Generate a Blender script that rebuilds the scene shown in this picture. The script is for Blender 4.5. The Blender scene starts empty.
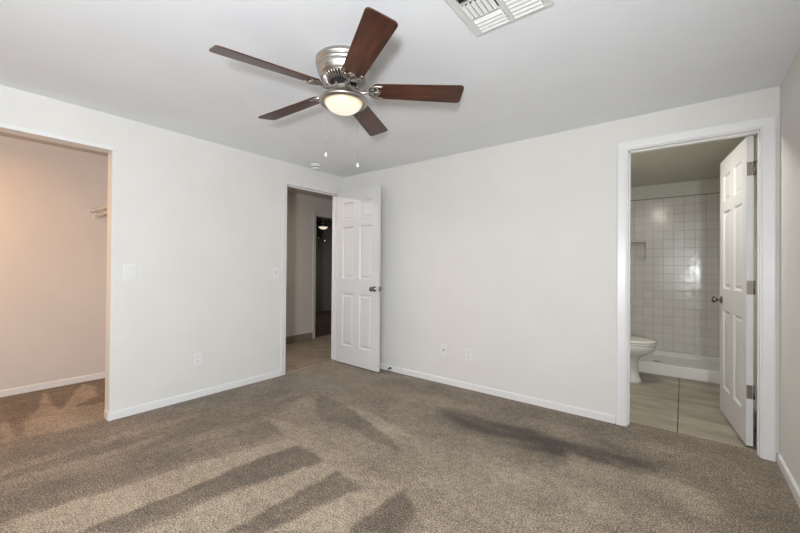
import bpy, bmesh, math, random
import numpy as np
from mathutils import Vector, Matrix

PI = math.pi
random.seed(7)
SC = bpy.context.scene
COL = SC.collection

# ------------------------------------------------------------------ camera
H = 2.31                      # ceiling height
W = 3.88                      # right wall
yaw, pitch, roll = 0.662144, 0.006248, 0.007909
Fv = Vector((-math.sin(yaw)*math.cos(pitch), math.cos(yaw)*math.cos(pitch), math.sin(pitch)))
Rv = Vector((math.cos(yaw), math.sin(yaw), 0)); Uv = Rv.cross(Fv)
R2 = Rv*math.cos(roll) + Uv*math.sin(roll)
U2 = -Rv*math.sin(roll) + Uv*math.cos(roll)
cam_d = bpy.data.cameras.new('camera')
cam = bpy.data.objects.new('camera', cam_d); COL.objects.link(cam)
M = Matrix((( R2.x, U2.x, -Fv.x, 3.4112), (R2.y, U2.y, -Fv.y, -3.1929), (R2.z, U2.z, -Fv.z, 1.1723), (0, 0, 0, 1)))
cam.matrix_world = M
cam_d.sensor_width = 36.0
cam_d.lens = 362.913/800*36
cam_d.shift_y = -0.0016
cam_d.clip_start = 0.02
SC.camera = cam

# ------------------------------------------------------------------ world, exposure, large lights
world = bpy.data.worlds.new('world'); SC.world = world; world.use_nodes = True
wn = world.node_tree; wn.nodes.clear()
wo = wn.nodes.new('ShaderNodeOutputWorld'); wb = wn.nodes.new('ShaderNodeBackground')
sky = wn.nodes.new('ShaderNodeTexSky'); sky.sky_type = 'HOSEK_WILKIE'
sky.sun_direction = (0.3, 0.6, 0.7); sky.turbidity = 4
wn.links.new(sky.outputs[0], wb.inputs['Color']); wb.inputs['Strength'].default_value = 0.6
wn.links.new(wb.outputs[0], wo.inputs[0])
SC.view_settings.view_transform = 'Standard'
SC.view_settings.look = 'None'
SC.view_settings.gamma = 1
SC.view_settings.use_curve_mapping = False
SC.view_settings.exposure = -0.05

def area_light(name, loc, target, sx, sy, power, color):
    l = bpy.data.lights.new(name, 'AREA'); l.shape = 'RECTANGLE'; l.size = sx; l.size_y = sy
    l.energy = power; l.color = color
    o = bpy.data.objects.new(name, l); COL.objects.link(o); o.location = loc
    d = Vector(target) - Vector(loc)
    o.rotation_euler = d.to_track_quat('-Z', 'Y').to_euler()
    return o
# daylight fill from an unseen sliding door, added behind the camera
area_light('added_door_daylight', (2.85, -4.56, 1.30), (2.4, 0, 1.4), 1.6, 1.3, 20, (0.94, 0.97, 1.0))
area_light('added_window_key', (3.872, -4.02, 1.10), (1.2, -2.4, 2.3), 0.24, 0.24, 106, (0.94, 0.97, 1.0))  # added key light at an unseen window, standing in for a camera flash

def down_light(name, loc, power, color, d, parent):
    l = bpy.data.lights.new(name, 'AREA'); l.shape = 'DISK'; l.size = d; l.energy = power; l.color = color
    o = bpy.data.objects.new(name, l); COL.objects.link(o); o.location = loc; o.parent = parent
    return o

def point_light(name, loc, power, color, r=0.05, parent=None):
    l = bpy.data.lights.new(name, 'POINT'); l.energy = power; l.color = color; l.shadow_soft_size = r
    o = bpy.data.objects.new(name, l); COL.objects.link(o); o.location = loc
    if parent: o.parent = parent
    return o

# ------------------------------------------------------------------ materials
def new_mat(name):
    m = bpy.data.materials.new(name); m.use_nodes = True
    nt = m.node_tree
    return m, nt, nt.nodes['Principled BSDF']
def N(nt, t, **k):
    n = nt.nodes.new(t)
    for a, b in k.items(): setattr(n, a, b)
    return n
def srgb(r, g, b):
    f = lambda c: (c/255/12.92) if c/255 <= 0.04045 else ((c/255+0.055)/1.055)**2.4
    return (f(r), f(g), f(b), 1)
def coords(nt, scale=(1,1,1)):
    tc = N(nt, 'ShaderNodeTexCoord'); mp = N(nt, 'ShaderNodeMapping')
    mp.inputs['Scale'].default_value = scale
    nt.links.new(tc.outputs['Object'], mp.inputs[0])
    return mp.outputs[0]
def noise(nt, vec, scale, detail=4, rough=0.5):
    n = N(nt, 'ShaderNodeTexNoise'); n.inputs['Scale'].default_value = scale
    n.inputs['Detail'].default_value = detail; n.inputs['Roughness'].default_value = rough
    nt.links.new(vec, n.inputs['Vector']); return n.outputs[0]
def ramp(nt, fac, stops):
    r = N(nt, 'ShaderNodeValToRGB'); nt.links.new(fac, r.inputs[0])
    e = r.color_ramp.elements
    e[0].position, e[0].color = stops[0]; e[1].position, e[1].color = stops[-1]
    for p, c in stops[1:-1]:
        x = e.new(p); x.color = c
    return r.outputs[0]
def bump(nt, b, hgt, dist, strength=1.0):
    n = N(nt, 'ShaderNodeBump'); n.inputs['Distance'].default_value = dist; n.inputs['Strength'].default_value = strength
    nt.links.new(hgt, n.inputs['Height']); nt.links.new(n.outputs[0], b.inputs['Normal']); return n
def paint(name, col, rough=0.55, tex=0.0006, scale=140, var=0.03):
    m, nt, b = new_mat(name)
    v = coords(nt)
    c2 = tuple(x*(1-var) for x in col[:3]) + (1,)
    nt.links.new(ramp(nt, noise(nt, v, 2.5, 3), [(0.35, c2), (0.65, col)]), b.inputs['Base Color'])
    b.inputs['Roughness'].default_value = rough
    if tex: bump(nt, b, noise(nt, v, scale, 3), tex, 0.5)
    return m
def plain(name, col, rough=0.5, metal=0.0, var=0.0, scale=40, tex=0):
    m, nt, b = new_mat(name)
    b.inputs['Roughness'].default_value = rough; b.inputs['Metallic'].default_value = metal
    v = coords(nt); c2 = tuple(x*(1-max(var, 0.02)) for x in col[:3]) + (1,)
    nt.links.new(ramp(nt, noise(nt, v, scale, 3), [(0.3, c2), (0.7, col)]), b.inputs['Base Color'])
    if tex: bump(nt, b, noise(nt, v, scale*4, 2), tex, 0.4)
    return m

WALL = paint('wall_paint', (0.73, 0.72, 0.69, 1), 0.6)
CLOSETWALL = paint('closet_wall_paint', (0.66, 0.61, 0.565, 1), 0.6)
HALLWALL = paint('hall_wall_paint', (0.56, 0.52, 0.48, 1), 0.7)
CEIL = paint('ceiling_paint', (0.84, 0.865, 0.90, 1), 0.8, 0.0008, 90)
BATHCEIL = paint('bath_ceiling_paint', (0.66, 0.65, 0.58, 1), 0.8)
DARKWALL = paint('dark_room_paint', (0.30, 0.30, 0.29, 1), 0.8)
TRIM = paint('trim_gloss_paint', (0.78, 0.78, 0.78, 1), 0.32, 0)
DOORP = paint('door_paint', (0.70, 0.70, 0.71, 1), 0.38, 0.0002, 60)
PLASTIC = plain('white_plastic', (0.77, 0.77, 0.755, 1), 0.35)
PLASTIC_SLOT = plain('dark_slot', (0.03, 0.03, 0.03, 1), 0.6)
PORC = plain('white_porcelain', (0.72, 0.71, 0.67, 1), 0.12)
SHOWERPAN = plain('shower_pan_acrylic', (0.80, 0.79, 0.75, 1), 0.3)
BRONZE = plain('dark_pewter', (0.27, 0.25, 0.225, 1), 0.2, 1.0, 0.3, 60)
HINGE = plain('hinge_metal', (0.30, 0.27, 0.24, 1), 0.35, 1.0, 0.3, 80)
VENTM = plain('vent_enamel', (0.74, 0.74, 0.74, 1), 0.35)
VENTF = plain('vent_frame_enamel', (0.70, 0.70, 0.68, 1), 0.4)
BLACK = plain('black_void', (0.012, 0.012, 0.012, 1), 0.7)
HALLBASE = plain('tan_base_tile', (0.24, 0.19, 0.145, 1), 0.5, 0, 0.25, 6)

def nickel_mat():
    m, nt, b = new_mat('brushed_nickel')
    v = coords(nt, (3, 3, 300))
    n = noise(nt, v, 1.0, 4)
    nt.links.new(ramp(nt, n, [(0.3, (0.40, 0.375, 0.34, 1)), (0.7, (0.54, 0.51, 0.475, 1))]), b.inputs['Base Color'])
    b.inputs['Metallic'].default_value = 1; b.inputs['Roughness'].default_value = 0.31
    b.inputs['Anisotropic'].default_value = 0.4
    return m
NICKEL = nickel_mat()
def wood_mat():
    m, nt, b = new_mat('cherry_blade_wood')
    v = coords(nt, (2.2, 26, 26))
    g = noise(nt, v, 2.2, 6, 0.6)
    v2 = coords(nt, (3, 9, 9)); g2 = noise(nt, v2, 1.2, 3)
    mx = N(nt, 'ShaderNodeMath', operation='MULTIPLY_ADD'); mx.inputs[1].default_value = 0.55
    nt.links.new(g, mx.inputs[0])
    m2 = N(nt, 'ShaderNodeMath', operation='MULTIPLY'); m2.inputs[1].default_value = 0.45
    nt.links.new(g2, m2.inputs[0]); nt.links.new(m2.outputs[0], mx.inputs[2])
    nt.links.new(ramp(nt, mx.outputs[0], [(0.33, (0.020, 0.006, 0.003, 1)), (0.5, (0.062, 0.017, 0.008, 1)), (0.68, (0.135, 0.040, 0.018, 1))]), b.inputs['Base Color'])
    b.inputs['Roughness'].default_value = 0.38
    b.inputs['Coat Weight'].default_value = 0.25; b.inputs['Coat Roughness'].default_value = 0.25
    return m
WOOD = wood_mat()
def globe_mat():
    m, nt, b = new_mat('frosted_glass_lit')
    tc = N(nt, 'ShaderNodeTexCoord'); sp = N(nt, 'ShaderNodeSeparateXYZ'); nt.links.new(tc.outputs['Object'], sp.inputs[0])
    mr = N(nt, 'ShaderNodeMapRange'); mr.inputs[1].default_value = -0.29; mr.inputs[2].default_value = -0.222
    nt.links.new(sp.outputs[2], mr.inputs[0])
    c = ramp(nt, mr.outputs[0], [(0.0, (1.0, 0.93, 0.76, 1)), (0.65, (1.0, 0.91, 0.70, 1)), (0.86, (0.85, 0.62, 0.34, 1)), (1.0, (0.45, 0.24, 0.09, 1))])
    nt.links.new(c, b.inputs['Emission Color']); b.inputs['Emission Strength'].default_value = 0.84
    b.inputs['Base Color'].default_value = (0.25, 0.23, 0.2, 1); b.inputs['Roughness'].default_value = 0.3
    return m
GLOBE = globe_mat()

def carpet_mat():
    m, nt, b = new_mat('carpet')
    at = N(nt, 'ShaderNodeAttribute'); at.attribute_name = 'pile'
    v = coords(nt)
    big = noise(nt, v, 3.2, 5, 0.6)
    mott = noise(nt, v, 24, 4, 0.7)
    fine = noise(nt, v, 125, 2, 0.9)
    def madd(a, k, c):
        n = N(nt, 'ShaderNodeMath', operation='MULTIPLY_ADD'); nt.links.new(a, n.inputs[0]); n.inputs[1].default_value = k
        if isinstance(c, float): n.inputs[2].default_value = c
        else: nt.links.new(c, n.inputs[2])
        return n.outputs[0]
    f = madd(at.outputs['Fac'], 0.17, 0.5)
    f = madd(big, 0.50, f); f = madd(mott, 0.60, f); f = madd(fine, 2.5, f)
    sub = N(nt, 'ShaderNodeMath', operation='SUBTRACT'); nt.links.new(f, sub.inputs[0]); sub.inputs[1].default_value = 1.80
    c = ramp(nt, sub.outputs[0], [(0.0, (0.040, 0.029, 0.019, 1)), (0.5, (0.200, 0.155, 0.110, 1)), (1.0, (0.60, 0.50, 0.37, 1))])
    nt.links.new(c, b.inputs['Base Color']); b.inputs['Roughness'].default_value = 1.0
    b.inputs['Specular IOR Level'].default_value = 0.1
    b.inputs['Sheen Weight'].default_value = 0.15; b.inputs['Sheen Roughness'].default_value = 0.6
    bump(nt, b, fine, 0.006, 0.6)
    return m
CARPET = carpet_mat()

def brick_mat(name, axes, size, offset, mortar, tile_a, tile_b, grout, rough, bdist, wh=(1, 1), nvar=None, off=0.0, wobble=0.0):
    m, nt, b = new_mat(name)
    tc = N(nt, 'ShaderNodeTexCoord'); sp = N(nt, 'ShaderNodeSeparateXYZ'); nt.links.new(tc.outputs['Object'], sp.inputs[0])
    cb = N(nt, 'ShaderNodeCombineXYZ')
    for i, a in enumerate(axes):
        ad = N(nt, 'ShaderNodeMath', operation='ADD'); ad.inputs[1].default_value = offset[i]
        nt.links.new(sp.outputs['XYZ'.index(a)], ad.inputs[0]); nt.links.new(ad.outputs[0], cb.inputs[i])
    br = N(nt, 'ShaderNodeTexBrick'); br.offset = off; br.squash = 1.0
    br.inputs['Scale'].default_value = 1.0; br.inputs['Brick Width'].default_value = size[0]; br.inputs['Row Height'].default_value = size[1]
    br.inputs['Mortar Size'].default_value = mortar; br.inputs['Mortar Smooth'].default_value = 0.3
    br.inputs['Color1'].default_value = tile_a; br.inputs['Color2'].default_value = tile_b; br.inputs['Mortar'].default_value = grout
    nt.links.new(cb.outputs[0], br.inputs['Vector'])
    col = br.outputs['Color']
    if nvar:
        v = coords(nt, nvar[0]); n = noise(nt, v, nvar[1], 6, 0.6)
        rc = ramp(nt, n, [(0.3, nvar[2]), (0.7, nvar[3])])
        mx = N(nt, 'ShaderNodeMix', data_type='RGBA', blend_type='MULTIPLY'); mx.inputs[0].default_value = 1.0
        nt.links.new(col, mx.inputs[6]); nt.links.new(rc, mx.inputs[7]); col = mx.outputs[2]
    nt.links.new(col, b.inputs['Base Color']); b.inputs['Roughness'].default_value = rough
    inv = N(nt, 'ShaderNodeMath', operation='MULTIPLY_ADD'); inv.inputs[1].default_value = -1; inv.inputs[2].default_value = 1
    nt.links.new(br.outputs['Fac'], inv.inputs[0])
    hgt = inv.outputs[0]
    if wobble:
        nn = noise(nt, coords(nt), 5, 2); mm = N(nt, 'ShaderNodeMath', operation='MULTIPLY_ADD'); mm.inputs[1].default_value = wobble
        nt.links.new(nn, mm.inputs[0]); nt.links.new(hgt, mm.inputs[2]); hgt = mm.outputs[0]
    bump(nt, b, hgt, bdist, 0.7)
    return m
WALLTILE = brick_mat('white_wall_tile', 'XZ', (0.1085, 0.1125), (10.03, 10.02), 0.0022, (0.66, 0.64, 0.60, 1), (0.70, 0.68, 0.64, 1), (0.46, 0.44, 0.40, 1), 0.17, 0.0015, wobble=3.5)
SIDETILE = brick_mat('white_side_tile', 'YZ', (0.1085, 0.1125), (10.03, 10.02), 0.0022, (0.66, 0.64, 0.60, 1), (0.70, 0.68, 0.64, 1), (0.36, 0.33, 0.29, 1), 0.2, 0.0015)
BATHFLOOR = brick_mat('bath_floor_tile', 'XY', (0.61, 2.4), (6.1-3.383, 2.33), 0.004, (0.40, 0.355, 0.285, 1), (0.44, 0.39, 0.32, 1), (0.03, 0.025, 0.02, 1), 0.42, 0.001,
                      nvar=((1.0, 3.2, 1), 1.9, (0.50, 0.48, 0.45, 1), (1.05, 1.05, 1.02, 1)))
HALLFLOOR = brick_mat('hall_floor_tile', 'XY', (0.45, 0.45), (5.0, 5.1), 0.004, (0.30, 0.24, 0.185, 1), (0.25, 0.20, 0.16, 1), (0.12, 0.09, 0.07, 1), 0.5, 0.001,
                      nvar=((2, 3, 1), 2.5, (0.65, 0.62, 0.60, 1), (1.2, 1.2, 1.18, 1)))
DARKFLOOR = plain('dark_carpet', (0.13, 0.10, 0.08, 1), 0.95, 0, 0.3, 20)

# ------------------------------------------------------------------ mesh helpers
class MB:
    def __init__(s): s.bm = bmesh.new(); s.smooth = []
    def box(s, x0, y0, z0, x1, y1, z1, bev=0.0):
        vs = [s.bm.verts.new((x, y, z)) for x in (x0, x1) for y in (y0, y1) for z in (z0, z1)]
        fs = [(0,1,3,2), (4,6,7,5), (0,4,5,1), (2,3,7,6), (0,2,6,4), (1,5,7,3)]
        faces = [s.bm.faces.new([vs[i] for i in f]) for f in fs]
        if bev:
            es = list({e for f in faces for e in f.edges})
            bmesh.ops.bevel(s.bm, geom=es, offset=bev, segments=2, profile=0.6, affect='EDGES')
        return s
    def lathe(s, prof, n=40, c=(0, 0, 0), sx=1.0, sy=1.0):
        rings = []
        for r, z in prof:
            if r < 1e-6: rings.append([s.bm.verts.new((c[0], c[1], c[2]+z))])
            else: rings.append([s.bm.verts.new((c[0]+r*sx*math.cos(2*PI*i/n), c[1]+r*sy*math.sin(2*PI*i/n), c[2]+z)) for i in range(n)])
        for a, b in zip(rings, rings[1:]):
            for i in range(n):
                j = (i+1) % n
                q = [a[i % len(a)], a[j % len(a)], b[j % len(b)], b[i % len(b)]]
                q = list(dict.fromkeys(q))
                if len(q) > 2:
                    try: s.bm.faces.new(q).smooth = True
                    except ValueError: pass
        for ring in (rings[0], rings[-1]):
            if len(ring) > 2: s.bm.faces.new(ring)
        return s
    def tube(s, pts, r, n=8, cap=True):
        pts = [Vector(p) for p in pts]
        rs = r if isinstance(r, (list, tuple)) else [r]*len(pts)
        rings = []; up = None
        for i, p in enumerate(pts):
            t = (pts[min(i+1, len(pts)-1)] - pts[max(i-1, 0)]).normalized()
            if up is None: up = Vector((0, 0, 1)) if abs(t.z) < 0.9 else Vector((1, 0, 0))
            a = t.cross(up).normalized(); b = a.cross(t).normalized(); up = b
            rings.append([s.bm.verts.new(p + (a*math.cos(2*PI*k/n) + b*math.sin(2*PI*k/n))*rs[i]) for k in range(n)])
        for A, B in zip(rings, rings[1:]):
            for k in range(n):
                s.bm.faces.new([A[k], A[(k+1) % n], B[(k+1) % n], B[k]]).smooth = True
        if cap:
            s.bm.faces.new(rings[0]); s.bm.faces.new(rings[-1])
        return s
    def prism(s, poly, z0, z1, axis='z'):
        def P(a, b, h): return {'z': (a, b, h), 'y': (a, h, b), 'x': (h, a, b)}[axis]
        lo = [s.bm.verts.new(P(a, b, z0)) for a, b in poly]; hi = [s.bm.verts.new(P(a, b, z1)) for a, b in poly]
        n = len(poly)
        s.bm.faces.new(lo); s.bm.faces.new(hi)
        for i in range(n): s.bm.faces.new([lo[i], lo[(i+1) % n], hi[(i+1) % n], hi[i]])
        return s
    def xf(s, mat):
        s.bm.transform(mat); return s
    def build(s, name, mat, parent=None, loc=None, rz=0.0, bevel=0.0):
        bmesh.ops.recalc_face_normals(s.bm, faces=s.bm.faces[:])
        me = bpy.data.meshes.new(name); s.bm.to_mesh(me); s.bm.free()
        for mm in (mat if isinstance(mat, list) else [mat]): me.materials.append(mm)
        o = bpy.data.objects.new(name, me); COL.objects.link(o)
        if parent: o.parent = parent
        if loc: o.location = loc
        if rz: o.rotation_euler.z = rz
        if bevel:
            b = o.modifiers.new('bevel', 'BEVEL'); b.width = bevel; b.segments = 2; b.limit_method = 'ANGLE'; b.angle_limit = math.radians(40)
        return o

def struct(o):
    o['kind'] = 'structure'; return o
def tag(o, label, cat, group=None):
    o['label'] = label; o['category'] = cat
    if group: o['group'] = group
    return o
def thing(name, label, cat, loc, rz=0.0, group=None):
    o = bpy.data.objects.new(name, None); COL.objects.link(o); o.location = loc; o.rotation_euler.z = rz
    o.empty_display_size = 0.1
    return tag(o, label, cat, group)
def copy_tree(o, parent=None):
    c = o.copy(); COL.objects.link(c)
    if parent: c.parent = parent
    for ch in list(o.children): copy_tree(ch, c)
    return c

T = 0.115
# ------------------------------------------------------------------ bedroom shell
def seg_dist(px, py, ax, ay, bx, by):
    dx, dy = bx-ax, by-ay; L = dx*dx+dy*dy+1e-12
    t = np.clip(((px-ax)*dx+(py-ay)*dy)/L, 0, 1)
    return np.hypot(px-ax-t*dx, py-ay-t*dy)
def pile_value(px, py):
    base = np.full(px.shape, 0.05)
    # broad tone: lighter toward the middle of the room, darker near the back wall
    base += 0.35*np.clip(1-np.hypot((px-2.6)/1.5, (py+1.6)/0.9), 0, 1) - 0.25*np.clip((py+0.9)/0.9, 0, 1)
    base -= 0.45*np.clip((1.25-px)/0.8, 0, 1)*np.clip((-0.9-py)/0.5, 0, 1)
    wx = px + 0.006*np.sin(py*31+px*17) + 0.003*np.sin(py*77); wy = py + 0.006*np.sin(px*29+py*13) + 0.003*np.sin(px*83)
    for v, soft, poly in PILE:
        n = len(poly); d = np.full(px.shape, 9.0); inside = np.zeros(px.shape, bool)
        for i in range(n):
            ax, ay = poly[i]; bx, by = poly[(i+1) % n]
            d = np.minimum(d, seg_dist(wx, wy, ax, ay, bx, by))
            c = ((ay > wy) != (by > wy)) & (wx < (bx-ax)*(wy-ay)/((by-ay) if abs(by-ay) > 1e-9 else 1e-9)+ax)
            inside ^= c
        sd = np.where(inside, d, -d)
        w = np.clip(sd/(2*soft)+0.5, 0, 1); w = w*w*(3-2*w)
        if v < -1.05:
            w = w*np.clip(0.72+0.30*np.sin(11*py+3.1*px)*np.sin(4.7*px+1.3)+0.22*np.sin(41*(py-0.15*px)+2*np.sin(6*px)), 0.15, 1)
        base = base*(1-w) + v*w
    return base
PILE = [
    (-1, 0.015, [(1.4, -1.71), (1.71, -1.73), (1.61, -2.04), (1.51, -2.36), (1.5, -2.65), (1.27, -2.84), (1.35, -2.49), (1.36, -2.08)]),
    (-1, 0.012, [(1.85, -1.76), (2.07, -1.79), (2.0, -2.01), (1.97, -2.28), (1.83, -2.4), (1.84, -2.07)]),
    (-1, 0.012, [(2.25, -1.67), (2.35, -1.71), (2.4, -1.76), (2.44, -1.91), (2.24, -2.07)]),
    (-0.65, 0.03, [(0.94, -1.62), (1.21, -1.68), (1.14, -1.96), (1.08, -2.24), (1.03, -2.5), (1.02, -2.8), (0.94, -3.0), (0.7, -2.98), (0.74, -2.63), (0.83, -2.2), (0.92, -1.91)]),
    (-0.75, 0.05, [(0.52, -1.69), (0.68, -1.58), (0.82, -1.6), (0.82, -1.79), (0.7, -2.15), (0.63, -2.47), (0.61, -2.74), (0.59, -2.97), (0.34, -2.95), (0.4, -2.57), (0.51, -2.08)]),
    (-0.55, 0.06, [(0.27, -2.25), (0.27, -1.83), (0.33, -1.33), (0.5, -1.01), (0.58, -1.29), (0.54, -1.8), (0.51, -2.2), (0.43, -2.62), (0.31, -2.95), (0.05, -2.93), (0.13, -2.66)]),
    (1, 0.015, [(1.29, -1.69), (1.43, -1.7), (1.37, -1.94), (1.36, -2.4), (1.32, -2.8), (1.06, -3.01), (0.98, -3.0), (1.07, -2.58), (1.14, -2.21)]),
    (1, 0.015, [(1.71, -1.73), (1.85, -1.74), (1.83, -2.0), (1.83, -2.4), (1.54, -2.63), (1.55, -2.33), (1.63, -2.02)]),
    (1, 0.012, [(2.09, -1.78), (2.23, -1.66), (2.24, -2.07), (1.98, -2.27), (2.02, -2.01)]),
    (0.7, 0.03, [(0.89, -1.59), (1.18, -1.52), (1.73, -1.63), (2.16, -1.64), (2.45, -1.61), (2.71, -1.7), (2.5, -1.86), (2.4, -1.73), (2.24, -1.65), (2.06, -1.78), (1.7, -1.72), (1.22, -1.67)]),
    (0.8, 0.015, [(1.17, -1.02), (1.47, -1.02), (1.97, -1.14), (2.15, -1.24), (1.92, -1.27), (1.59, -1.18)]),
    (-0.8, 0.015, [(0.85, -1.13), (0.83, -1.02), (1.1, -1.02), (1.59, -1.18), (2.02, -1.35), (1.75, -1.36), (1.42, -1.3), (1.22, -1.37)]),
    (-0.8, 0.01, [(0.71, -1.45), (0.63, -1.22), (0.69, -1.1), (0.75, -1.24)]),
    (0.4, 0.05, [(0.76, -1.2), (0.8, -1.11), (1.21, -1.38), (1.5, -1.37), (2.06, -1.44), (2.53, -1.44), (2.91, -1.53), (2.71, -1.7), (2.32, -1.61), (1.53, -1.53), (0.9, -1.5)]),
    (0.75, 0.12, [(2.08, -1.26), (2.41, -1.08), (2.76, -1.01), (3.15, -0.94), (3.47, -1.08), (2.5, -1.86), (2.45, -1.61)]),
    (0.35, 0.04, [(1.28, -0.52), (1.68, -0.36), (2.36, -0.24), (2.03, -0.46), (1.47, -0.69)]),
    (-0.5, 0.05, [(0.88, -0.29), (1.05, -0.14), (2.13, -0.09), (2.98, -0.06), (2.94, -0.24), (2.23, -0.33), (1.58, -0.37)]),
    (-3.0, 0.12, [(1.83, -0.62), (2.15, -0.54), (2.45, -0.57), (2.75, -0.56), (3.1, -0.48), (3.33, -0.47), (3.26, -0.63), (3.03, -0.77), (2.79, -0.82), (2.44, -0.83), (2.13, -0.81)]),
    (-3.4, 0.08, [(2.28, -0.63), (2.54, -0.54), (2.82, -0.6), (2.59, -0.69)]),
    (-1.0, 0.03, [(2.97, -0.37), (3.22, -0.38), (3.25, -0.47), (3.05, -0.52)]),
    (-1.0, 0.02, [(3.29, -0.13), (3.4, -0.06), (3.39, -0.14), (3.3, -0.19)]),
    (-1.0, 0.02, [(3.48, -0.01), (3.57, 0.0), (3.54, -0.07), (3.49, -0.07)]),
    (-0.9, 0.02, [(3.31, -0.32), (3.4, -0.28), (3.38, -0.36), (3.32, -0.38)]),
    (-0.8, 0.06, [(3.05, -0.07), (3.29, -0.0), (3.71, 0.05), (3.79, -0.01), (3.5, -0.15), (3.18, -0.2)]),
    (-0.8, 0.04, [(-1.42, -2.82), (-1.32, -2.09), (-0.28, -2.33), (-0.18, -2.62), (-0.08, -2.92)]),
    (0.9, 0.01, [(-1.33, -2.54), (-0.91, -2.63), (-0.64, -2.68), (-0.45, -2.57), (-0.91, -2.57)]),
    (0.9, 0.01, [(-1.25, -2.29), (-1.08, -2.22), (-0.72, -2.29), (-0.61, -2.41), (-0.47, -2.57), (-0.74, -2.49)]),
    (0.7, 0.02, [(-0.62, -2.88), (-0.46, -2.84), (-0.13, -2.83), (-0.08, -2.92)]),
    (0.6, 0.03, [(-0.68, -2.71), (-0.55, -2.5), (-0.49, -2.28), (-0.06, -2.36), (-0.02, -2.59), (-0.12, -2.83)]),
    (0.6, 0.05, [(2.84, -0.68), (3.22, -0.71), (3.49, -0.67), (3.63, -0.76), (3.55, -0.92), (3.23, -0.88), (2.85, -0.94)]),
    (-0.5, 0.08, [(3.45, -0.59), (3.86, -0.13), (3.88, -0.52), (3.83, -0.8), (3.58, -1.0)]),
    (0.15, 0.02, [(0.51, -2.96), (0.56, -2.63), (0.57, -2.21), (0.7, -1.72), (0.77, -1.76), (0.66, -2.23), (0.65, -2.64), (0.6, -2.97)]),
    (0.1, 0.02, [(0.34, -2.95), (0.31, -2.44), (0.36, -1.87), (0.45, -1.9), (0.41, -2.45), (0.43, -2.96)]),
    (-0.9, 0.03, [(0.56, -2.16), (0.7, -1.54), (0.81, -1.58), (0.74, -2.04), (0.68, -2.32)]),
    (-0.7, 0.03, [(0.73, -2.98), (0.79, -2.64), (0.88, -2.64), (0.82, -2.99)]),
]

def carpet_patch(x0, y0, x1, y1, step, name='floor'):
    nx = int(round((x1-x0)/step)); ny = int(round((y1-y0)/step))
    xs = np.linspace(x0, x1, nx+1); ys = np.linspace(y0, y1, ny+1)
    X, Y = np.meshgrid(xs, ys); X = X.ravel(); Y = Y.ravel()
    co = np.stack([X, Y, np.zeros_like(X)], 1)
    idx = np.arange((nx+1)*(ny+1)).reshape(ny+1, nx+1)
    q = np.stack([idx[:-1, :-1], idx[:-1, 1:], idx[1:, 1:], idx[1:, :-1]], -1).reshape(-1, 4)
    me = bpy.data.meshes.new(name)
    me.from_pydata(co.tolist(), [], q.tolist()); me.update()
    a = me.attributes.new('pile', 'FLOAT', 'POINT'); a.data.foreach_set('value', pile_value(X, Y).astype(np.float32))
    me.materials.append(CARPET)
    o = bpy.data.objects.new(name, me); COL.objects.link(o)
    return struct(o)
carpet_patch(-0.03, -4.55, W, 0.11, 0.0145)
carpet_patch(-1.34, -4.0, -0.03, -1.95, 0.02)

def slab(name, mat, *b): 
    m = MB(); m.box(*b); return struct(m.build(name, mat))
# subfloor ring below, ceilings
slab('ceiling', CEIL, -T, -4.66, H, W+0.1, T, H+0.08)
# walls. left wall with closet opening and hall doorway
CY0, CY1, CZ = -3.85, -2.372, 2.043
HY0, HY1, HZ = -0.853, -0.058, 2.094
m = MB()
m.box(-T, -4.66, 0, 0, CY0, H); m.box(-T, CY0, CZ, 0, CY1, H); m.box(-T, CY1, 0, 0, HY0, H)
m.box(-T, HY0, HZ, 0, HY1, H); m.box(-T, HY1, 0, 0, 2.6, H)
struct(m.build('wall_left', WALL))
BX0, BX1, BZ = 3.072, 3.808, 2.078
m = MB()
m.box(0, 0, 0, BX0, T, H); m.box(BX0, 0, BZ, BX1, T, H); m.box(BX1, 0, 0, W, T, H)
struct(m.build('wall_back', WALL))
m = MB(); m.box(W, -4.66, 0, W+0.1, -4.38, H); m.box(W, -4.38, 0, W+0.1, -3.66, 0.74); m.box(W, -4.38, 1.46, W+0.1, -3.66, H); m.box(W, -3.66, 0, W+0.1, T, H)
struct(m.build('wall_right', WALL))
m = MB(); m.box(W+0.02, -4.38, 0.74, W+0.06, -4.34, 1.46); m.box(W+0.02, -3.70, 0.74, W+0.06, -3.66, 1.46); m.box(W+0.02, -4.34, 0.74, W+0.06, -3.70, 0.78); m.box(W+0.02, -4.34, 1.42, W+0.06, -3.70, 1.46)
struct(m.build('added_window_3', TRIM))  # frame of an unseen window, added around the key light
# rear wall; its unseen sliding door opening is added for the daylight fill
m = MB()
m.box(0, -4.66, 0, 1.95, -4.55, H); m.box(1.95, -4.66, 2.06, 3.76, -4.55, H); m.box(3.76, -4.66, 0, W, -4.55, H)
struct(m.build('wall_rear', WALL))
m = MB()
m.box(1.95, -4.66, 0, 2.0, -4.55, 2.06); m.box(3.71, -4.66, 0, 3.76, -4.55, 2.06); m.box(2.0, -4.66, 2.01, 3.71, -4.55, 2.06)
m.box(2.0, -4.66, 0, 3.71, -4.55, 0.04); m.box(2.83, -4.65, 0.04, 2.88, -4.6, 2.01)
struct(m.build('added_window_1', TRIM))  # frame of the added sliding door, out of view
# closet
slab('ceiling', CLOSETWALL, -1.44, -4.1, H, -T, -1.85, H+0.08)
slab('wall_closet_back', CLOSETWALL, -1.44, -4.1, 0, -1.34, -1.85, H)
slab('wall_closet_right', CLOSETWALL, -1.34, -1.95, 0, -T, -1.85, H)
slab('wall_closet_left', CLOSETWALL, -1.34, -4.1, 0, -T, -4.0, H)
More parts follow.
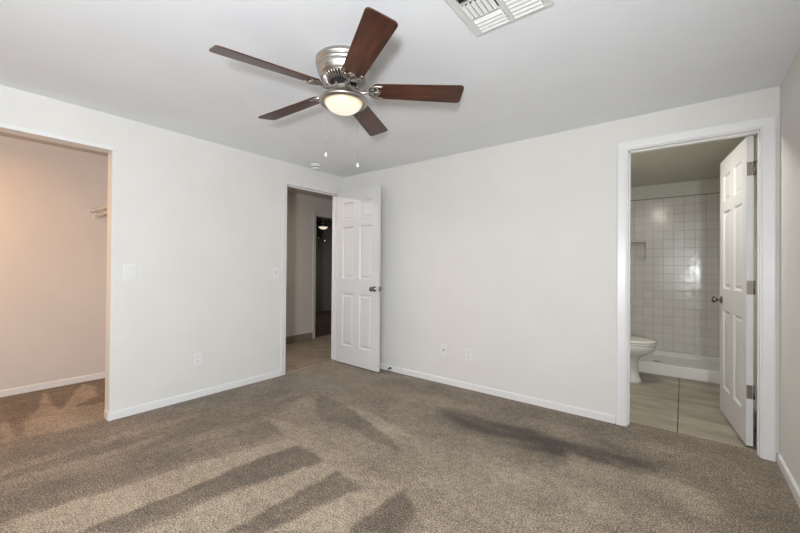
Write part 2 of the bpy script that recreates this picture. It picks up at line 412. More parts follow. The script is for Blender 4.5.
# hall beyond the doorway
slab('floor', HALLFLOOR, -1.44, -1.85, -0.02, -0.03, 2.6, -0.004)
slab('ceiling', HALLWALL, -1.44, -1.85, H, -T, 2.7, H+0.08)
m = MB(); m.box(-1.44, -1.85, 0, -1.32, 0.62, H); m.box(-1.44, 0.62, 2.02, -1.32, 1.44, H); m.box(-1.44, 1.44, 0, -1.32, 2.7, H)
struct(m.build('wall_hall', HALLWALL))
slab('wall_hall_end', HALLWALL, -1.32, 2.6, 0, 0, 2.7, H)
# dark room beyond the hall
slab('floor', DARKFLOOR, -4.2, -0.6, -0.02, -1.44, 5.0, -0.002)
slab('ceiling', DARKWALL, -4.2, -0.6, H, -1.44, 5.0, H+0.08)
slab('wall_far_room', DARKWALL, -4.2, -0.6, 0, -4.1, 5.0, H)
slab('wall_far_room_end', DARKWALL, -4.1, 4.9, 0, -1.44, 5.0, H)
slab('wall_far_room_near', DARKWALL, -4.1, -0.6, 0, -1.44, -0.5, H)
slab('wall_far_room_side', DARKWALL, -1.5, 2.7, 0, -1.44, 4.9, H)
# bathroom
BL, BR, BB = 2.42, 3.90, 2.75
slab('floor', BATHFLOOR, BL, 0.105, -0.03, BR, BB, -0.006)
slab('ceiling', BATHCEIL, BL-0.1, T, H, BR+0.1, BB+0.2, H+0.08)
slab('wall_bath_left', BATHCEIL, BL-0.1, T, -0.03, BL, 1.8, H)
slab('wall_shower_left', SIDETILE, BL-0.1, 1.8, -0.03, BL, BB, H)
# shower back wall: tiled to 2.12 m with a niche, plaster above
NX0, NX1, NZ0, NZ1 = 2.70, 3.012, 1.285, 1.548
m = MB()
m.box(BL, BB, -0.03, NX0, BB+0.17, 2.125); m.box(NX0, BB, -0.03, NX1, BB+0.17, NZ0); m.box(NX0, BB, NZ1, NX1, BB+0.17, 2.125)
m.box(NX1, BB, -0.03, BR, BB+0.17, 2.125); m.box(BL, BB+0.17, -0.03, BR, BB+0.22, 2.125)
struct(m.build('wall_shower_back', WALLTILE))
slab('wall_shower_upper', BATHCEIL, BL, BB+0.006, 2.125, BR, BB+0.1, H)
m = MB(); m.box(BL, BB-0.008, 2.118, BR, BB, 2.128); struct(m.build('trim_tile_edge', plain('grout_line', (0.25, 0.23, 0.2, 1), 0.7)))
# right wall of the bath with a small window
WY0, WY1, WZ0, WZ1 = 0.62, 1.35, 1.35, 2.10
m = MB()
m.box(BR, T, -0.03, BR+0.1, WY0, H); m.box(BR, WY0, -0.03, BR+0.1, WY1, WZ0); m.box(BR, WY0, WZ1, BR+0.1, WY1, H); m.box(BR, WY1, -0.03, BR+0.1, BB, H)
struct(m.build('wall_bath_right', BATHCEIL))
m = MB()
m.box(BR+0.06, WY0, WZ0, BR+0.09, WY0+0.03, WZ1); m.box(BR+0.06, WY1-0.03, WZ0, BR+0.09, WY1, WZ1)
m.box(BR+0.06, WY0, WZ1-0.03, BR+0.09, WY1, WZ1); m.box(BR+0.06, WY0, WZ0, BR+0.09, WY1, WZ0+0.03)
struct(m.build('window_2', TRIM))

# ------------------------------------------------------------------ baseboards and casings
def base_y(name, x, y0, y1, side, mat=TRIM, h=0.060, t=0.012):      # runs along y, side=+1 faces +x
    m = MB(); m.prism([(x, 0), (x+side*t, 0), (x+side*t, h-0.008), (x+side*t*0.5, h), (x, h)], 0, 1)
    # prism is (a,b) in xy with height z: remap to (x, along y, z)
    m.xf(Matrix(((1, 0, 0, 0), (0, 0, y1-y0, y0), (0, 1, 0, 0), (0, 0, 0, 1))))
    return struct(m.build(name, mat))
def base_x(name, y, x0, x1, side, mat=TRIM, h=0.060, t=0.012):
    m = MB(); m.prism([(y, 0), (y+side*t, 0), (y+side*t, h-0.008), (y+side*t*0.5, h), (y, h)], 0, 1)
    m.xf(Matrix(((0, 0, x1-x0, x0), (1, 0, 0, 0), (0, 1, 0, 0), (0, 0, 0, 1))))
    return struct(m.build(name, mat))
base_y('baseboard_left', 0, CY1, -0.898, 1)
base_x('baseboard_back', 0, 0.0, 3.008, -1)
base_y('baseboard_right', W, -4.55, 0, -1)
base_x('baseboard_rear', -4.55, 0, 1.93, 1)
base_y('baseboard_closet_back', -1.34, -4.0, -1.95, 1)
base_x('baseboard_closet_right', -1.95, -1.34, -T, -1)
base_y('baseboard_closet_end', -T, -1.95, CY1, -1)
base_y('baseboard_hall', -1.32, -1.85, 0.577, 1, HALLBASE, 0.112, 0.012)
# closet header strip
m = MB(); m.box(-T-0.002, CY0, CZ-0.002, 0.006, CY1+0.018, CZ+0.026, 0.002)
struct(m.build('trim_1', TRIM))
# small baseboard return at the closet jamb
m = MB(); m.box(-0.07, CY1-0.010, 0, 0.012, CY1+0.002, 0.062, 0.002); struct(m.build('trim_2', TRIM))
# hall doorway: jamb lining + flat casing
def lining_left():
    m = MB(); a, b, z = HY0, HY1, HZ; j = 0.018
    m.box(-T-0.004, a, 0, 0.004, a+j, z); m.box(-T-0.004, b-j, 0, 0.004, b, z); m.box(-T-0.004, a+j, z-j, 0.004, b-j, z)
    m.box(-0.075, a+j, 0, -0.045, a+j+0.010, z-j); m.box(-0.075, b-j-0.010, 0, -0.045, b-j, z-j); m.box(-0.075, a+j, z-j-0.010, -0.045, b-j, z-j)
    return struct(m.build('trim_3', TRIM))
lining_left()
def casing_profile(w, t):
    return [(0, 0), (0, t*0.45), (w*0.06, t*0.62), (w*0.45, t*0.80), (w*0.9, t), (w, t*0.9), (w, 0)]
def casing(name, axis, wallpos, side, a, b, ztop, w, t, mat=TRIM):
    """mitred moulded casing around an opening a..b, up to ztop; axis 'y' = opening spans y on an x-plane"""
    prof = casing_profile(w, t)
    bm = bmesh.new()
    path = [(a, 0, -1, 0), (a, ztop, -1, 1), (b, ztop, 1, 1), (b, 0, 1, 0)]
    rings = []
    for s, z, ds, dz in path:
        ring = []
        for u, d in prof:
            S = s + ds*u; Z = z + dz*u; D = wallpos + side*d
            ring.append(bm.verts.new((D, S, Z) if axis == 'y' else (S, D, Z)))
        rings.append(ring)
    n = len(prof)
    for A, B in zip(rings, rings[1:]):
        for k in range(n): bm.faces.new([A[k], A[(k+1) % n], B[(k+1) % n], B[k]])
    bm.faces.new(rings[0]); bm.faces.new(rings[-1])
    m = MB(); m.bm.free(); m.bm = bm
    return struct(m.build(name, mat))
casing('trim_4', 'y', 0.0, 1, HY0+0.012, HY1-0.012, HZ-0.012, 0.052, 0.012, WALL)
m = MB(); j = 0.014
m.box(BX0, -0.004, 0, BX0+j, T+0.004, BZ); m.box(BX1-j, -0.004, 0, BX1, T+0.004, BZ); m.box(BX0+j, -0.004, BZ-j, BX1-j, T+0.004, BZ)
m.box(BX0+j, 0.04, 0, BX0+j+0.01, 0.07, BZ-j); m.box(BX1-j-0.006, 0.03, 0, BX1-j, 0.06, BZ-j); m.box(BX0+j, 0.04, BZ-j-0.01, BX1-j, 0.07, BZ-j)
struct(m.build('trim_5', TRIM))
casing('trim_6', 'x', 0.0, -1, BX0+0.004, BX1-0.006, BZ-0.006, 0.060, 0.017)
casing('trim_7', 'y', -1.32, 1, 0.632, 1.428, 2.008, 0.055, 0.012, HALLWALL)
m = MB(); m.box(-1.445, 0.62, 0, -1.315, 0.635, 2.02); m.box(-1.445, 1.425, 0, -1.315, 1.44, 2.02); m.box(-1.445, 0.635, 2.005, -1.315, 1.425, 2.02)
struct(m.build('trim_8', HALLWALL))
m = MB(); m.box(-0.05, HY0+0.02, -0.004, -0.024, HY1-0.02, 0.004, 0.001); struct(m.build('trim_10', plain('tan_threshold', (0.33, 0.27, 0.21, 1), 0.5)))

# ------------------------------------------------------------------ six-panel doors
def door_mesh(w, h, t):
    bm = bmesh.new()
    st, ms = 0.112*w/0.76, 0.105*w/0.76
    pw = (w-2*st-ms)/2
    xs = [0, st, st+pw, st+pw+ms, w-st, w]
    k = h/2.03
    zs = [0, .21*k, .827*k, 1.001*k, 1.611*k, 1.689*k, 1.902*k, h]
    def face(y, sgn):
        V = {}
        def v(x, z, d=0):
            key = (round(x, 5), round(z, 5), d)
            if key not in V: V[key] = bm.verts.new((x, y+sgn*d, z))
            return V[key]
        for i in range(5):
            for j in range(7):
                x0, x1, z0, z1 = xs[i], xs[i+1], zs[j], zs[j+1]
                if i in (1, 3) and j in (1, 3, 5):
                    prev = [v(x0, z0), v(x1, z0), v(x1, z1), v(x0, z1)]
                    for ins, d in ((0.011, 0.0105), (0.021, 0.0115), (0.040, 0.004)):
                        cur = [v(x0+ins, z0+ins, d), v(x1-ins, z0+ins, d), v(x1-ins, z1-ins, d), v(x0+ins, z1-ins, d)]
                        for a in range(4): bm.faces.new([prev[a], prev[(a+1) % 4], cur[(a+1) % 4], cur[a]])
                        prev = cur
                    bm.faces.new(prev)
                else: bm.faces.new([v(x0, z0), v(x1, z0), v(x1, z1), v(x0, z1)])
        return V
    A = face(0, 1); B = face(t, -1)
    def side(pts):
        for p, q in zip(pts, pts[1:]):
            a0, a1 = A[(round(p[0], 5), round(p[1], 5), 0)], A[(round(q[0], 5), round(q[1], 5), 0)]
            b0, b1 = B[(round(p[0], 5), round(p[1], 5), 0)], B[(round(q[0], 5), round(q[1], 5), 0)]
            bm.faces.new([a0, a1, b1, b0])
    side([(x, 0) for x in xs]); side([(x, h) for x in xs]); side([(0, z) for z in zs]); side([(w, z) for z in zs])
    m = MB(); m.bm.free(); m.bm = bm; return m
def knob_bm(sgn):
    m = MB()
    prof = [(0, -0.006), (0.030, -0.006), (0.032, -0.001), (0.028, 0.006), (0.013, 0.010), (0.010, 0.022), (0.012, 0.032), (0.022, 0.038), (0.0275, 0.047), (0.026, 0.056), (0.017, 0.063), (0.006, 0.065), (0, 0.065)]
    prof[0] = (0, 0.0); prof[1] = (0.030, 0.0)
    m.lathe(prof, 28)
    m.xf(Matrix.Rotation(-sgn*PI/2, 4, 'X'))       # axis along +-y
    return m
def make_door(name, w, h, t, loc, rz, hinge_face, hinge_z, hinge_edge):
    d = door_mesh(w, h, t).build(name, DOORP, None, loc, rz)
    struct(d)
    kz = 0.915
    k1 = knob_bm(-1).build('door_knob', BRONZE, d, (w-0.062, 0.0, kz)); k2 = knob_bm(1).build('door_knob', BRONZE, d, (w-0.062, t, kz))
    m = MB(); m.box(w-0.0005, t/2-0.0125, kz-0.028, w+0.0012, t/2+0.0125, kz+0.028, 0.0005); m.box(w, t/2-0.007, kz-0.008, w+0.009, t/2+0.007, kz+0.008, 0.001)
    m.build('latch', HINGE, d)
    for z in hinge_z:
        m = MB()
        m.box(-0.0016, t*0.12, z-0.045, 0.0002, t*0.95, z+0.045, 0.0004)
        y = hinge_face
        m.tube([(-0.004, y, z-0.046), (-0.004, y, z+0.046)], 0.0055, 10)
        m.build('hinge', hinge_edge, d)
    return d
# hall door stands open, almost parallel with the back wall: leaf along +x
make_door('door_1', 0.722, 2.068, 0.035, (0.030, -0.129, 0.014), math.radians(-3.2), 0.038, (0.25, 1.02, 1.80), HINGE)
# bathroom door opened into the bathroom; visible hinge edge faces the bedroom
ang = math.atan2(0.81-0.13, 3.655-3.738)
make_door('door_2', 0.725, 2.052, 0.035, (3.779, 0.134, 0.012), ang, -0.003, (0.355, 1.045, 1.835), HINGE)

# door stop behind the hall door
ds = thing('door_stop', 'small spring door stop on the back wall baseboard beside the open hall door', 'door stop', (0.81, -0.013, 0.036))
m = MB()
m.tube([(0, 0, 0), (0, -0.008, 0)], 0.013, 14)
pts = []
for i in range(90):
    a = i/8*2*PI; pts.append((0.0055*math.cos(a), -0.008-0.055*i/89, 0.0055*math.sin(a)))
m.tube(pts, 0.0012, 6); m.build('spring', BRONZE, ds)
m = MB(); m.tube([(0, -0.062, 0), (0, -0.078, 0)], [0.009, 0.007], 12); m.build('rubber_tip', PLASTIC, ds)

# ------------------------------------------------------------------ ceiling fan
FC = (1.929, -1.811, H)
def make_fan():
    root = thing('ceiling_fan', 'brushed nickel ceiling fan with five cherry wood blades and lit bowl, near the camera', 'ceiling fan', FC)
    m = MB()
    m.lathe([(0.0, 0.0), (0.148, 0.0), (0.152, -0.004), (0.152, -0.026), (0.144, -0.029), (0.144, -0.033), (0.149, -0.036), (0.149, -0.044), (0.144, -0.047), (0.144, -0.052), (0.146, -0.054), (0.142, -0.066), (0.134, -0.084), (0.126, -0.096), (0.122, -0.100), (0.0, -0.100)], 64)
    m.build('motor_housing', NICKEL, root)
    m = MB()
    m.lathe([(0.0, -0.100), (0.110, -0.100), (0.108, -0.104), (0.088, -0.114), (0.070, -0.119), (0.062, -0.135), (0.0, -0.135)], 48)
    m.build('flywheel', BLACK, root)
    m = MB()
    for i in range(42):
        a = 2*PI*i/42; c, s_ = math.cos(a), math.sin(a)
        m.tube([(0.118*c, 0.118*s_, -0.100), (0.112*c, 0.112*s_, -0.110), (0.092*c, 0.092*s_, -0.120), (0.070*c, 0.070*s_, -0.125)], [0.0052, 0.005, 0.0042, 0.003], 6)
    m.lathe([(0.118, -0.098), (0.126, -0.100), (0.124, -0.106), (0.117, -0.103)], 48)
    m.build('vent_ring', NICKEL, root)
    m = MB()
    m.lathe([(0.0, -0.138), (0.050, -0.138), (0.054, -0.142), (0.054, -0.150), (0.050, -0.185), (0.058, -0.190), (0.066, -0.197), (0.0, -0.197)], 40)
    m.build('switch_housing', NICKEL, root)
    m = MB()
    m.lathe([(0.060, -0.188), (0.085, -0.194), (0.112, -0.206), (0.128, -0.217), (0.1335, -0.224), (0.132, -0.231), (0.120, -0.238), (0.106, -0.236), (0.101, -0.226), (0.06, -0.205), (0.060, -0.188)], 64)
    m.build('fitter_ring', NICKEL, root)
    m = MB()
    prof = [(0.0, -0.289)]
    for i in range(1, 15):
        a = i/14*PI/2; prof.append((0.1015*math.sin(a), -0.225 - 0.064*math.cos(a)))
    prof += [(0.100, -0.218)]
    m.lathe(prof, 56)
    m.build('lamp_bowl', GLOBE, root)
    th0 = 0.73; ph = -0.233
    zb = -0.160
    rise = (0.005, -0.014, -0.041, -0.028, 0.000)
    first = None
    for k in range(5):
        a = th0 - k*2*PI/5
        if first is None:
            # blade: rounded rectangle in local coordinates, x = outward
            r0, r1, w0, w1, cr = 0.166, 0.664, 0.112, 0.140, 0.022
            poly = []
            def corner(cx, cy, a0):
                for i in range(6):
                    t = a0 + i/5*PI/2; poly.append((cx+cr*math.cos(t), cy+cr*math.sin(t)))
            corner(r1-cr, w1/2-cr, 0)
            c0 = cr; cr = 0.016
            corner(r0+cr, w0/2-cr, PI/2); corner(r0+cr, -w0/2+cr, PI)
            cr = c0; corner(r1-cr, -w1/2+cr, 3*PI/2)
            m = MB(); m.prism(poly, -0.003, 0.003)
            bl = m.build('blade', WOOD, root, (0, 0, zb), 0, 0.0012)
            # blade iron: S-arm and open forked plate
            m = MB(); n = 10
            arm = []
            for i in range(13):
                t = i/12; x = 0.052 + 0.093*t; z = 0.026*(1-t)**2.0 - 0.014*math.sin(PI*t) - 0.004
                arm.append((x, 0, z))
            m.tube(arm, [0.0085 - 0.002*abs(i/12-0.5) for i in range(13)], n)
            m.tube([(0.054, -0.012, 0.022), (0.054, 0.012, 0.022)], 0.007, 8)
            zf = -0.0062
            for s_ in (1, -1):
                m.tube([(0.135, 0, zf), (0.145, s_*0.020, zf), (0.162, s_*0.037, zf), (0.183, s_*0.046, zf), (0.205, s_*0.043, zf), (0.217, s_*0.049, zf+0.001)], [0.006, 0.0075, 0.0075, 0.007, 0.006, 0.0035], 8)
                m.tube([(0.143, 0, zf), (0.198, s_*0.014, zf), (0.174, s_*0.022, zf), (0.191, s_*0.020, zf), (0.199, s_*0.010, zf), (0.195, 0, zf)], 0.0045, 8)
                m.tube([(0.174, s_*0.022, zf), (0.181, s_*0.036, zf), (0.185, s_*0.045, zf)], 0.004, 8)
                m.lathe([(0.0, -0.004), (0.004, -0.0035), (0.006, 0.0), (0.006, 0.004), (0, 0.004)], 10, (0.183, s_*0.034, zf-0.003))
            m.tube([(0.135, 0, zf), (0.164, 0, zf), (0.195, 0, zf), (0.206, 0, zf)], [0.006, 0.005, 0.005, 0.003], 8)
            m.lathe([(0.0, -0.004), (0.004, -0.0035), (0.006, 0.0), (0.006, 0.004), (0, 0.004)], 10, (0.187, 0, zf-0.003))
            m.lathe([(0.0, -0.003), (0.014, -0.003), (0.016, 0.0), (0.014, 0.003), (0, 0.003)], 16, (0.135, 0, zf))
            br = m.build('blade_bracket', NICKEL, root, (0, 0, zb))
            first = (bl, br)
        else:
            bl, br = first[0].copy(), first[1].copy(); COL.objects.link(bl); COL.objects.link(br)
        rot = Matrix.Rotation(a, 3, 'Z') @ Matrix.Rotation(-rise[k], 3, 'Y') @ Matrix.Rotation(ph - (0.035 if k == 2 else 0), 3, 'X')
        bl.rotation_euler = rot.to_euler(); br.rotation_euler = rot.to_euler()
    # pull chains: right axis and view axis used only to measure their place on the fan
    for (x, y, z0, z1) in ((-0.110, -0.028, -0.226, -0.492), (-0.010, 0.125, -0.226, -0.535)):
        m = MB(); m.tube([(x, y, z0), (x, y, z1)], 0.0005, 6)
        k = z0
        while k > z1:
            m.lathe([(0, 0.0011), (0.0011, 0), (0, -0.0011)], 6, (x, y, k)); k -= 0.005
        ch = m.build('pull_chain', NICKEL, root)
        m = MB(); m.lathe([(0.0, 0.012), (0.003, 0.011), (0.005, 0.004), (0.0075, -0.006), (0.0065, -0.012), (0.003, -0.015), (0.0, -0.0155)], 16, (x, y, z1-0.008))
        m.build('chain_pull', PLASTIC, ch)
    return root
fan = make_fan()
fan2 = copy_tree(fan); fan2.location = (-3.0, 2.2, H); fan2.rotation_euler.z = 0.5
down_light('far_fan_light', (0, 0, -0.30), 5, (1, 0.9, 0.75), 0.16, fan2)
fan2['label'] = 'distant ceiling fan with lit bowl, in the dark room seen through the hall doorway'

# ------------------------------------------------------------------ ceiling vent
vt = thing('ceiling_vent', 'white square louvred air vent in the ceiling near the camera', 'vent', (2.615, -1.572, H))
m = MB(); w = 0.36; fw = 0.036; th = 0.009
# frame with two columns separated by a divider; x to the right, y toward the camera (negative)
cols = ((0.036, 0.170), (0.196, 0.324))
ys_ = ((-0.022, -0.118), (-0.130, -0.230), (-0.242, -0.338))
xs_ = [0, cols[0][0], cols[0][1], cols[1][0], cols[1][1], w]
m.box(0, -0.022, -0.007, w, 0, -0.0005); m.box(0, -w, -0.007, w, -0.338, -0.0005)
m.box(0, -0.338, -0.007, xs_[1], -0.022, -0.0005); m.box(xs_[2], -0.338, -0.007, xs_[3], -0.022, -0.0005); m.box(xs_[4], -0.338, -0.007, w, -0.022, -0.0005)
m.box(xs_[1], -0.130, -0.006, xs_[2], -0.118, -0.0005); m.box(xs_[1], -0.242, -0.006, xs_[2], -0.230, -0.0005)
m.box(xs_[3], -0.242, -0.006, xs_[4], -0.230, -0.0005)
m.build('frame', VENTF, vt, None, 0, 0.0015)
m = MB(); m.box(0.03, -0.342, -0.0012, 0.33, -0.018, -0.0004); m.build('backing', BLACK, vt)
def louvre_x(m, x0, x1, y, tilt):      # slat running along x
    d = 0.0175
    if tilt > 0: m.prism([(y-d, -0.003), (y-d+0.002, -0.0015), (y+0.001, -0.0125), (y, -0.0145)], x0, x1, 'x')
    else: m.prism([(y, -0.004), (y+0.002, -0.0025), (y-d*0.92, -0.014), (y-d, -0.0155)], x0, x1, 'x')
def louvre_y(m, y0, y1, x):
    d = 0.0145
    m.prism([(x+d, -0.003), (x+d-0.001, -0.0015), (x, -0.0120), (x, -0.014)], y0, y1, 'y')
for (c0, c1) in cols:
    rows = ys_ if c0 < 0.1 else ((-0.022, -0.230), (-0.242, -0.338))
    for ri, (ya, yb) in enumerate(rows):
        if c0 < 0.1 and ri == 1:
            n = 6; st = (c1-c0)/n
            for i in range(n):
                m = MB(); louvre_y(m, yb+0.002, ya-0.002, c0+i*st); m.build('louvre', VENTM, vt)
        else:
            n = int(round((ya-yb)/0.0245)); st = (ya-yb)/n
            for i in range(n):
                m = MB(); louvre_x(m, c0+0.001, c1-0.001, ya-i*st-0.001, 1 if ya > -0.2 else -1); m.build('louvre', VENTM, vt)

# ------------------------------------------------------------------ smoke detector
sd = thing('smoke_detector', 'round white smoke detector on the ceiling above the hall doorway', 'smoke detector', (0.19, -0.60, H))
m = MB(); m.lathe([(0, 0), (0.052, 0), (0.054, -0.006), (0.053, -0.026), (0.0, -0.027)], 40); m.build('base', PLASTIC, sd)
m = MB(); m.lathe([(0, -0.027), (0.040, -0.027), (0.038, -0.036), (0.0, -0.036)], 40); m.build('vent_gap', PLASTIC_SLOT, sd)
m = MB(); m.lathe([(0, -0.036), (0.044, -0.036), (0.044, -0.041), (0.036, -0.052), (0.018, -0.057), (0.0, -0.058)], 40); m.build('cover', PLASTIC, sd)

# ------------------------------------------------------------------ electrical plates (local: plate in xz plane facing -y)
def plate(name, label, cat, loc, rz, kind, w=0.072, h=0.116):
    t = thing(name, label, cat, loc, rz)
    m = MB(); m.box(-w/2, -0.006, -h/2, w/2, 0.0, h/2, 0.0025); m.build('cover_plate', PLASTIC, t)
    if kind == 'rocker':
        m = MB(); m.box(-0.0175, -0.0075, -0.034, 0.0175, -0.005, 0.034, 0.0008); m.build('rocker_frame', VENTF, t)  # greyer enamel paints in the shading line around the rocker
        m = MB(); m.prism([(-0.0075, -0.031), (-0.0125, 0.031), (-0.006, 0.031), (-0.006, -0.031)], -0.0150, 0.0150, 'x'); m.build('rocker', PLASTIC, t)
    if kind == 'toggle':
        m = MB(); m.box(-0.005, -0.0066, -0.012, 0.005, -0.0055, 0.012); m.build('slot', PLASTIC_SLOT, t)
        m = MB(); m.prism([(-0.006, -0.004), (-0.019, -0.010), (-0.018, -0.003), (-0.006, 0.006)], -0.004, 0.004, 'x'); m.build('toggle', PLASTIC, t)
    if kind == 'duplex':
        for z in (0.0195, -0.0195):
            m = MB(); m.box(-0.0165, -0.0085, z-0.0145, 0.0165, -0.0055, z+0.0145, 0.002); s_ = m.build('socket', PLASTIC, t)
            m = MB()
            m.box(-0.0075, -0.0092, z-0.002, -0.0055, -0.0083, z+0.007); m.box(0.0055, -0.0092, z-0.001, 0.0075, -0.0083, z+0.006)
            m.box(-0.002, -0.0092, z-0.010, 0.002, -0.0083, z-0.006); m.build('slots', PLASTIC_SLOT, s_)
    if kind == 'jack':
        m = MB(); m.lathe([(0, 0.0), (0.0075, 0.0), (0.0075, 0.004), (0.0048, 0.004), (0.0048, 0.011), (0, 0.011)], 16)
        m.xf(Matrix.Translation((0, -0.005, 0)) @ Matrix.Rotation(PI/2, 4, 'X')); m.build('jack', BRONZE, t)
    return t
plate('light_switch', 'white rocker light switch on the left wall beside the closet opening', 'light switch', (0, -2.253, 1.124), PI/2, 'rocker', 0.080, 0.118)
plate('light_switch', 'small white toggle switch on the left wall beside the hall doorway', 'light switch', (0, -0.962, 1.108), PI/2, 'toggle')
plate('wall_outlet', 'white outlet low on the left wall between the closet and the hall doorway', 'outlet', (0, -1.742, 0.345), PI/2, 'duplex')
plate('wall_jack', 'white jack plate with dark centre low on the back wall, left of the outlet', 'wall jack', (1.497, 0, 0.338), 0, 'jack')
plate('wall_outlet', 'white outlet low on the back wall, right of the cable jack plate', 'outlet', (1.775, 0, 0.336), 0, 'duplex')

# ------------------------------------------------------------------ closet: shelf with hanging rod on the right end wall, lamp
cs = thing('closet_shelf', 'white wire closet shelf with hanging rod high on the right side inside the closet', 'shelf', (-1.34, -1.95, 1.735))
m = MB()
m.tube([(0.0, -0.27, 0), (1.16, -0.27, 0)], 0.005, 8); m.tube([(0.0, -0.27, -0.03), (1.16, -0.27, -0.03)], 0.004, 8); m.tube([(0, -0.01, 0), (1.16, -0.01, 0)], 0.004, 8)
for i in range(47):
    x = 0.01 + i*0.0245; m.tube([(x, -0.01, 0.003), (x, -0.27, 0.003), (x, -0.272, -0.03)], 0.0018, 5)
m.build('wire_deck', PLASTIC, cs)
m = MB(); m.tube([(0.0, -0.232, -0.062), (1.22, -0.232, -0.062)], 0.0155, 16); m.build('hanging_rod', PLASTIC, cs)
m = MB(); m.box(0.0, -0.28, -0.012, 0.014, -0.0, 0.006, 0.002)
m.build('wall_cleat', PLASTIC, cs)
m = MB(); m.lathe([(0, 0), (0.030, 0), (0.028, 0.010), (0, 0.010)], 24); m.xf(Matrix.Translation((0, -0.232, -0.062)) @ Matrix.Rotation(PI/2, 4, 'Y')); m.build('rod_socket', PLASTIC, cs)

cl = thing('closet_lamp', 'small warm glass dome lamp on the closet ceiling', 'lamp', (-0.72, -3.62, H))
m = MB(); m.lathe([(0, 0), (0.075, 0), (0.075, -0.02), (0, -0.02)], 32); m.build('base', PLASTIC, cl)
LAMPG, lnt, lb = new_mat('warm_lamp_glass'); lb.inputs['Emission Color'].default_value = (1, 0.62, 0.32, 1); lb.inputs['Emission Strength'].default_value = 4
lb.inputs['Base Color'].default_value = (0.9, 0.8, 0.7, 1)
m = MB(); m.lathe([(0.07, -0.02), (0.068, -0.045), (0.05, -0.07), (0.025, -0.083), (0, -0.086)], 32); m.build('dome', LAMPG, cl)
down_light('closet_bulb', (0, 0, -0.092), 20, (1.0, 0.51, 0.18), 0.12, cl)

# ------------------------------------------------------------------ bathroom: shower pan, toilet, window blind
sp = thing('shower_pan', 'white shower pan with raised curb below the tiled wall', 'shower pan', (3.16, 1.79, -0.006))
m = MB(); hw = (BR-BL)/2 - 0.001
m.box(-hw, 0, 0, hw, 0.105, 0.128, 0.012); cb = m.build('curb', SHOWERPAN, sp)
m = MB(); m.box(-hw, 0.10, 0, hw, 0.955, 0.045); m.box(-hw, 0.925, 0.0, hw, 0.957, 0.105, 0.006); m.box(-hw, 0.10, 0.0, -hw+0.03, 0.93, 0.10, 0.006); m.box(hw-0.03, 0.10, 0.0, hw, 0.93, 0.10, 0.006)
m.build('basin', SHOWERPAN, sp)
m = MB(); m.lathe([(0, 0.045), (0.045, 0.045), (0.043, 0.049), (0, 0.050)], 24, (0, 0.5, 0)); m.build('drain', HINGE, sp)

tl = thing('toilet', 'white toilet in front of the shower, partly hidden by the bathroom door frame', 'toilet', (2.445, 1.33, 0.004))
def section_loft(m, secs, n=36):
    # secs: (cx, rx_front, rx_back, ry, z)
    rings = []
    for cx, rf, rb, ry, z in secs:
        ring = []
        for i in range(n):
            a = 2*PI*i/n; c, s_ = math.cos(a), math.sin(a)
            rx = rf if c > 0 else rb
            ex = 0.9
            ring.append(m.bm.verts.new((cx + rx*(abs(c)**ex)*(1 if c > 0 else -1), ry*(abs(s_)**ex)*(1 if s_ > 0 else -1), z)))
        rings.append(ring)
    for A, B in zip(rings, rings[1:]):
        for i in range(n): m.bm.faces.new([A[i], A[(i+1) % n], B[(i+1) % n], B[i]]).smooth = True
    m.bm.faces.new(rings[0]); m.bm.faces.new(rings[-1])
m = MB()
section_loft(m, [(0.36, 0.275, 0.20, 0.135, -0.01), (0.36, 0.272, 0.20, 0.128, 0.02), (0.36, 0.25, 0.19, 0.112, 0.06), (0.37, 0.232, 0.19, 0.100, 0.14), (0.38, 0.225, 0.20, 0.102, 0.22),
                 (0.40, 0.225, 0.21, 0.125, 0.26), (0.43, 0.262, 0.23, 0.155, 0.30), (0.44, 0.298, 0.24, 0.175, 0.33), (0.44, 0.312, 0.245, 0.183, 0.37), (0.44, 0.312, 0.245, 0.183, 0.395), (0.44, 0.300, 0.235, 0.175, 0.400)])
m.build('bowl', PORC, tl)
m = MB(); section_loft(m, [(0.45, 0.308, 0.22, 0.186, 0.400), (0.45, 0.312, 0.225, 0.189, 0.406), (0.45, 0.308, 0.22, 0.186, 0.416)]); m.build('seat', PORC, tl)
m = MB(); section_loft(m, [(0.45, 0.304, 0.22, 0.184, 0.419), (0.45, 0.309, 0.225, 0.188, 0.425), (0.45, 0.300, 0.22, 0.180, 0.436), (0.45, 0.24, 0.18, 0.14, 0.441)]); m.build('lid', PORC, tl)
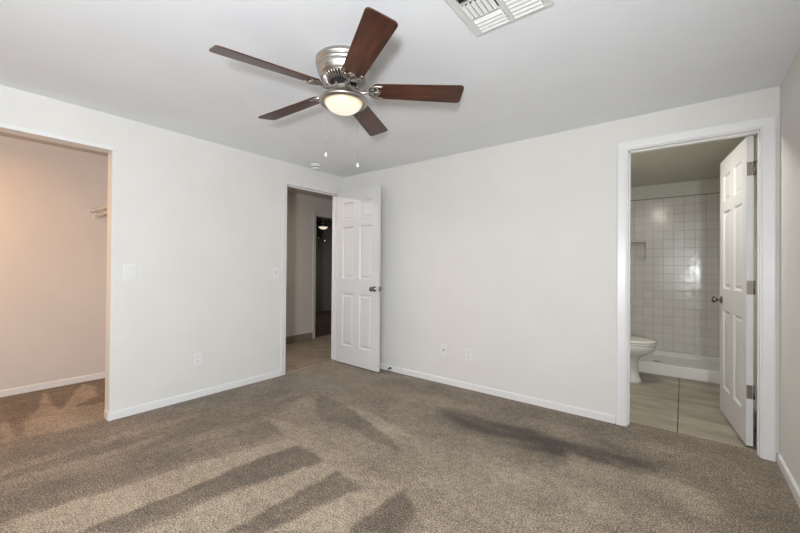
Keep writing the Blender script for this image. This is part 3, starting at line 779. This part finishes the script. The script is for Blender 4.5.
m = MB(); m.box(0.0, -0.22, 0.38, 0.19, 0.22, 0.72, 0.02); m.build('tank', PORC, tl)
m = MB(); m.box(-0.004, -0.23, 0.722, 0.20, 0.23, 0.752, 0.008); m.build('tank_lid', PORC, tl)
m = MB(); m.tube([(0.195, -0.15, 0.66), (0.205, -0.15, 0.66)], 0.012, 12); m.tube([(0.205, -0.155, 0.66), (0.21, -0.09, 0.655)], 0.005, 8); m.build('flush_handle', HINGE, tl)

wbn = thing('window_blind', 'white slatted blind on the small bathroom window, glimpsed behind the bathroom door edge', 'blind', (BR+0.03, (WY0+WY1)/2, WZ1))
m = MB(); m.box(-0.02, -0.34, -0.04, 0.02, 0.34, -0.002, 0.003); m.build('headrail', PLASTIC, wbn)
m = MB(); 
for i in range(22):
    z = -0.06 - i*0.030
    m.prism([(-0.016, z-0.012), (-0.015, z-0.013), (0.016, z+0.012), (0.015, z+0.013)], -0.335, 0.335, 'y')
m.build('slats', PLASTIC, wbn)
for y in (-0.25, 0.25):
    m = MB(); m.tube([(0, y, -0.03), (0, y, -0.72)], 0.0015, 6); m.build('ladder_cord', PLASTIC, wbn)
bpy.context.view_layer.update()

# unseen ceiling dome lamps, added to brighten the hall and the bathroom
def fill_dome_lamp(name, label, loc, power, color):
    t = thing(name, label, 'lamp', loc)
    m = MB(); m.lathe([(0, 0), (0.09, 0), (0.09, -0.02), (0, -0.02)], 32); m.build('base', PLASTIC, t)
    m = MB(); m.lathe([(0.085, -0.02), (0.082, -0.05), (0.06, -0.08), (0.03, -0.095), (0, -0.098)], 32); m.build('dome', LAMPG, t)
    down_light('fill_light', (0, 0, -0.104), power, color, 0.17, t)
fill_dome_lamp('hall_fill_lamp', 'added fill lamp, unseen glass dome on the hall ceiling left of the doorway', (-0.70, -1.0, H), 13.5, (1, 0.90, 0.80))
fill_dome_lamp('bath_fill_lamp', 'added fill lamp, unseen glass dome on the bathroom ceiling just inside the door', (3.05, 0.36, H), 13.5, (1.0, 0.97, 0.89))
bpy.context.view_layer.update()
